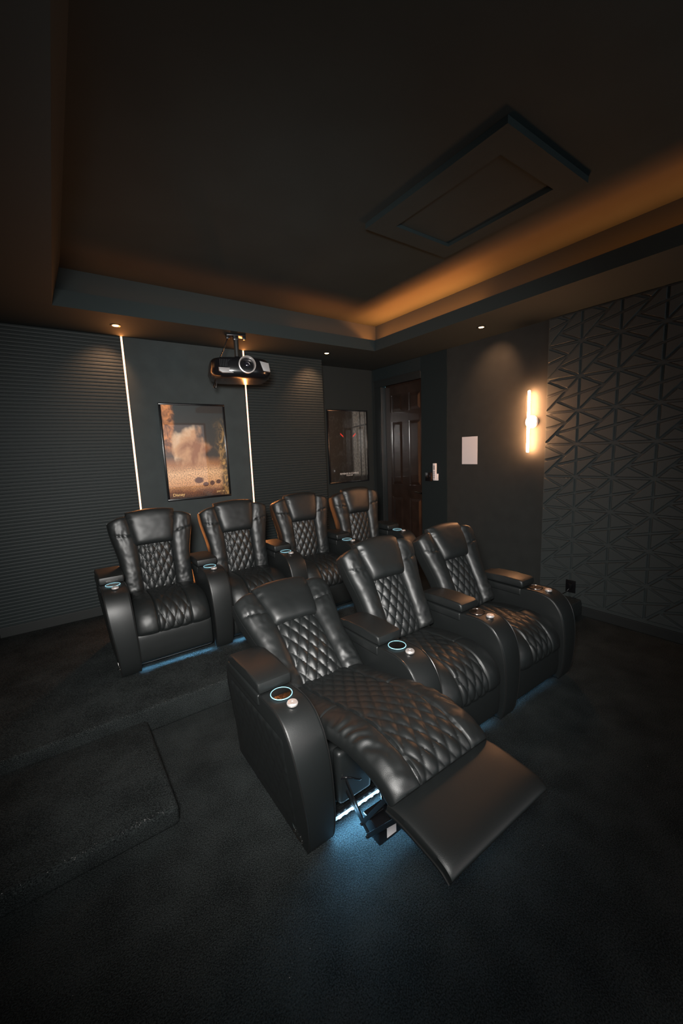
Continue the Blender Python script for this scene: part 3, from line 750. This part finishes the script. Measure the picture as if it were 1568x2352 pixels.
def seat_pad(name, parent, pts, qv0, qv1, halfw, hcol, seed, foot=False, thick=0.07, ext=0.0):
    F, tot = path_frame(pts)
    def uv(s, t): return ((2*s-1)*halfw, t*tot)
    hq = hcol
    def hf(s, t, u, v_):
        e = edge(s, 4.5)*edge(t, 10); au = abs(u)
        q = sstep(hq+0.001, hq-0.006, au)*sstep(qv0-0.004, qv0+0.004, v_)*sstep(qv1+0.004, qv1-0.004, v_)
        seam = math.exp(-((au-hq)/0.0045)**2)
        h = (0.050+0.012*math.cos(u/halfw*1.3))*e
        side = (au-hq)/max(0.001, halfw-hq)
        if au > hq:
            h += 0.014*math.sqrt(max(0, math.sin(PI*min(1, max(0, side)))))*e
            h += wrinkle(u, v_, seed, 0.0035, 16)*e*(1.8 if foot else 0.7)
            if foot:
                fold = sstep(0.50, 0.62, v_)*sstep(0.86, 0.74, v_)
                h += 0.0055*fold*sstep(0.15, 0.9, side)*math.sin(v_*105+8*noise.noise(Vector((u*9, v_*6, seed))))*e
            sv_ = v_-(0.30 if not foot else 0.47)
            h -= 0.006*math.exp(-(sv_/0.005)**2)*e
        else:
            h += 0.010*quilt(u, v_, 0.063, 0.105)*e*q
        return h-0.010*seam*e
    nv = int(tot/0.0046)
    return obj(name, pillow(116, nv, uv, hf, lambda s, t, u, v_: thick*edge(s, 6)*edge(t, 8), F), M['leather'], parent), F, tot
def led_bar(parent, y, z, w_, power, dots=True):
    t = obj('led_sleeve', B(-w_/2, w_/2, y-0.004, y+0.002, z-0.005, z+0.005), M['bluebar'], parent, smooth=False)
    if dots:
        n = int(w_/0.034)
        for i in range(n):
            x = -w_/2+(i+0.5)*w_/n; obj('diode', B(x-0.006, x+0.006, y-0.007, y-0.004, z-0.005, z+0.005, 0.002), M['blue'], t)
    l = light('under_seat_glow', 'AREA', (0, y-0.008, z), power, (0.22, 0.62, 1.0), shape='RECTANGLE', size=w_, size_y=0.012, rot=(R(-50), 0, 0)); l.parent = parent
    return t
def recliner(loc, rz, kind, label, group, left_arm, right_arm, seed, ring=True, outer=0, glow=0.3):
    """kind: 'up' rear row upright, 'lean' slightly tilted, 'out' fully reclined with raised footrest"""
    t = empty('recliner_chair', loc, rz, label, 'recliner', group)
    HW = 0.34
    if left_arm: make_arm(t, -HW, ring, -1 if outer == -1 else 0)
    if right_arm: make_arm(t, HW, ring and kind != 'dimright', 1 if outer == 1 else 0)
    piv, lean = {'up': ((0.463, 0.45), R(9.7)), 'lean': ((0.56, 0.465), R(26.5)), 'out': ((0.462, 0.436), R(50))}[kind]
    make_backrest(t, piv, lean, seed)
    if kind == 'out':
        pts = [(0.56, 0.39), (0.42, 0.410), (0.25, 0.440), (0.10, 0.475), (-0.02, 0.505), (-0.14, 0.515), (-0.24, 0.505), (-0.30, 0.485), (-0.345, 0.455)]
        seat_pad('seat_cushion', t, pts, 0.02, 2.0, 0.254, 0.138, seed, foot=True, thick=0.03)
        # plain foot pad beyond the calf cushion
        F, tot = path_frame([(-0.325, 0.440), (-0.40, 0.447), (-0.50, 0.440), (-0.560, 0.430), (-0.592, 0.412)], 40)
        def uv(s, t_): return ((2*s-1)*0.258, t_*tot)
        def hf(s, t_, u, v_): return 0.034*edge(s, 5)*edge(t_, 6)+wrinkle(u, v_, seed, 0.0012, 6)
        ft = obj('footrest', pillow(50, 40, uv, hf, lambda s, t_, u, v_: 0.035*edge(s, 6)*edge(t_, 6), F, edens, edens), M['leather'], t)
        P = [F(-0.259, tot*k/19, -0.004) for k in range(20)]; P2 = [F(0.259, tot*k/19, -0.004) for k in range(20)]
        for q in (P, P2): obj('piping', tube(bmesh.new(), q, 0.0035, 6), M['pipe'], ft)
        # under-seat box and linkage
        bm = bmesh.new(); box(bm, -0.245, 0.245, 0.10, 0.70, 0.085, 0.36, 0.012)
        base = obj('base', bm, M['leather'], t)
        bm = bmesh.new(); box(bm, -0.20, -0.02, 0.045, 0.10, 0.12, 0.37, 0.02, 3)
        obj('front_block', bm, M['leather'], base)
        lk = empty('footrest_linkage'); lk.parent = t
        def bar(a, b, w_=0.008):
            bm = bmesh.new(); a, b = Vector(a), Vector(b); d = (b-a).normalized(); n_ = Vector((1, 0, 0)); m_ = d.cross(n_).normalized()
            V = []
            for p in (a-d*w_, b+d*w_):
                for i, j in ((-1, -1), (1, -1), (1, 1), (-1, 1)): V.append(bm.verts.new(p+n_*0.003*i+m_*w_*j))
            for f in ((0,1,2,3), (7,6,5,4), (0,4,5,1), (1,5,6,2), (2,6,7,3), (3,7,4,0)): bm.faces.new([V[i] for i in f])
            for p in (a, b): lathe(bm, [(0.006, -0.008), (0.006, 0.008)], tuple(p), 'X', 10)
            return bm
        for sg in (-1, 1):
            for a, b in (((0.09, 0.27), (-0.07, 0.12)), ((0.085, 0.20), (-0.105, 0.090)), ((-0.07, 0.12), (-0.27, 0.42)), ((-0.105, 0.090), (-0.36, 0.41))):
                off = 0.008*sg*(1 if b[0] > -0.2 else 2)
                obj('link_bar', bar((sg*0.155+off, a[0], a[1]), (sg*0.155+off, b[0], b[1])), M['iron'], lk)
        obj('cross_bar', tube(bmesh.new(), [(-0.155, -0.07, 0.12), (0.155, -0.07, 0.12)], 0.005, 10), M['iron'], lk)
        pb = obj('power_box', B(-0.135, 0.11, -0.135, -0.03, 0.040, 0.122, 0.006), M['black'], t)
        tag(obj('sticker', B(-0.095, -0.045, -0.1365, -0.1348, 0.057, 0.108), M['paper'], pb, smooth=False), 'small pale sticker')
        obj('wire', tube(bmesh.new(), cr([(-0.07, -0.12, 0.115), (-0.085, -0.11, 0.19), (-0.075, -0.08, 0.26), (-0.04, 0.0, 0.30), (0.02, 0.08, 0.32)], 20), 0.008, 8), M['black'], pb)
        obj('wire', tube(bmesh.new(), cr([(-0.20, 0.08, 0.22), (-0.17, 0.03, 0.26), (-0.10, 0.03, 0.21), (-0.06, 0.08, 0.17)], 18), 0.004, 8), M['black'], pb)
        led_bar(t, 0.060, 0.062, 0.50, glow)
        bm = bmesh.new(); box(bm, -0.25, 0.25, 0.062, 0.072, 0.05, 0.085, 0.002); obj('led_mount', bm, M['iron'], t)
    else:
        pts = [(0.55, 0.385), (0.42, 0.405), (0.30, 0.415), (0.19, 0.413), (0.125, 0.392), (0.083, 0.350), (0.066, 0.305), (0.066, 0.262)]
        seat_pad('seat_cushion', t, pts, 0.02, 2.0, 0.256, 0.112, seed, thick=0.05)
        F, tot = path_frame([(0.062, 0.275), (0.048, 0.255), (0.045, 0.16), (0.052, 0.075), (0.062, 0.055)], 30)
        def uv(s, t_): return ((2*s-1)*0.256, t_*tot)
        obj('footrest', pillow(40, 30, uv, lambda s, t_, u, v_: 0.022*edge(s, 6)*edge(t_, 5)+wrinkle(u, v_, seed, 0.001, 8), lambda s, t_, u, v_: 0.03*edge(s, 6)*edge(t_, 6), F, edens, edens), M['leather'], t)
        bm = bmesh.new(); box(bm, -0.245, 0.245, 0.10, 0.68, 0.07, 0.345, 0.01); obj('base', bm, M['leather'], t)
        led_bar(t, 0.085, 0.052, 0.48, glow, False)
    return t
FX, RX, PITCH = -3.231, -3.674, 0.68
YF, YR = -3.43, -1.735
g1, g2 = 'front row of theatre recliners', 'rear row of theatre recliners'
recliner((FX+0.34, YF, 0), 0, 'out', 'black leather recliner tilted right back with its footrest raised, nearest the camera', g1, True, False, 1.3, True, -1, 8)
recliner((FX+0.34+PITCH, YF, 0), 0, 'lean', 'upright black leather recliner in the middle of the front row of three', g1, True, False, 2.1, True, 0, 1.5)
recliner((FX+0.34+2*PITCH, YF, 0), 0, 'lean', 'black leather recliner at the far right of the front row, armrest lit amber', g1, True, True, 3.7, False, 0, 0.8)
labs = ['black leather recliner at the left end of the rear row, blue light below its front',
        'black leather recliner second from the left in the rear row, below the sandy poster',
        'black leather recliner third from the left in the rear row, below the narrow ribbed panel',
        'black leather recliner at the door end of the rear row, below the dark framed poster']
for i in range(4):
    recliner((RX+0.34+i*0.682, YR, PZ), 0, 'up', labs[i], g2, True, i == 3, 4.4+i*1.37, True, -1 if i == 0 else 0, 8 if i < 2 else 1.0)
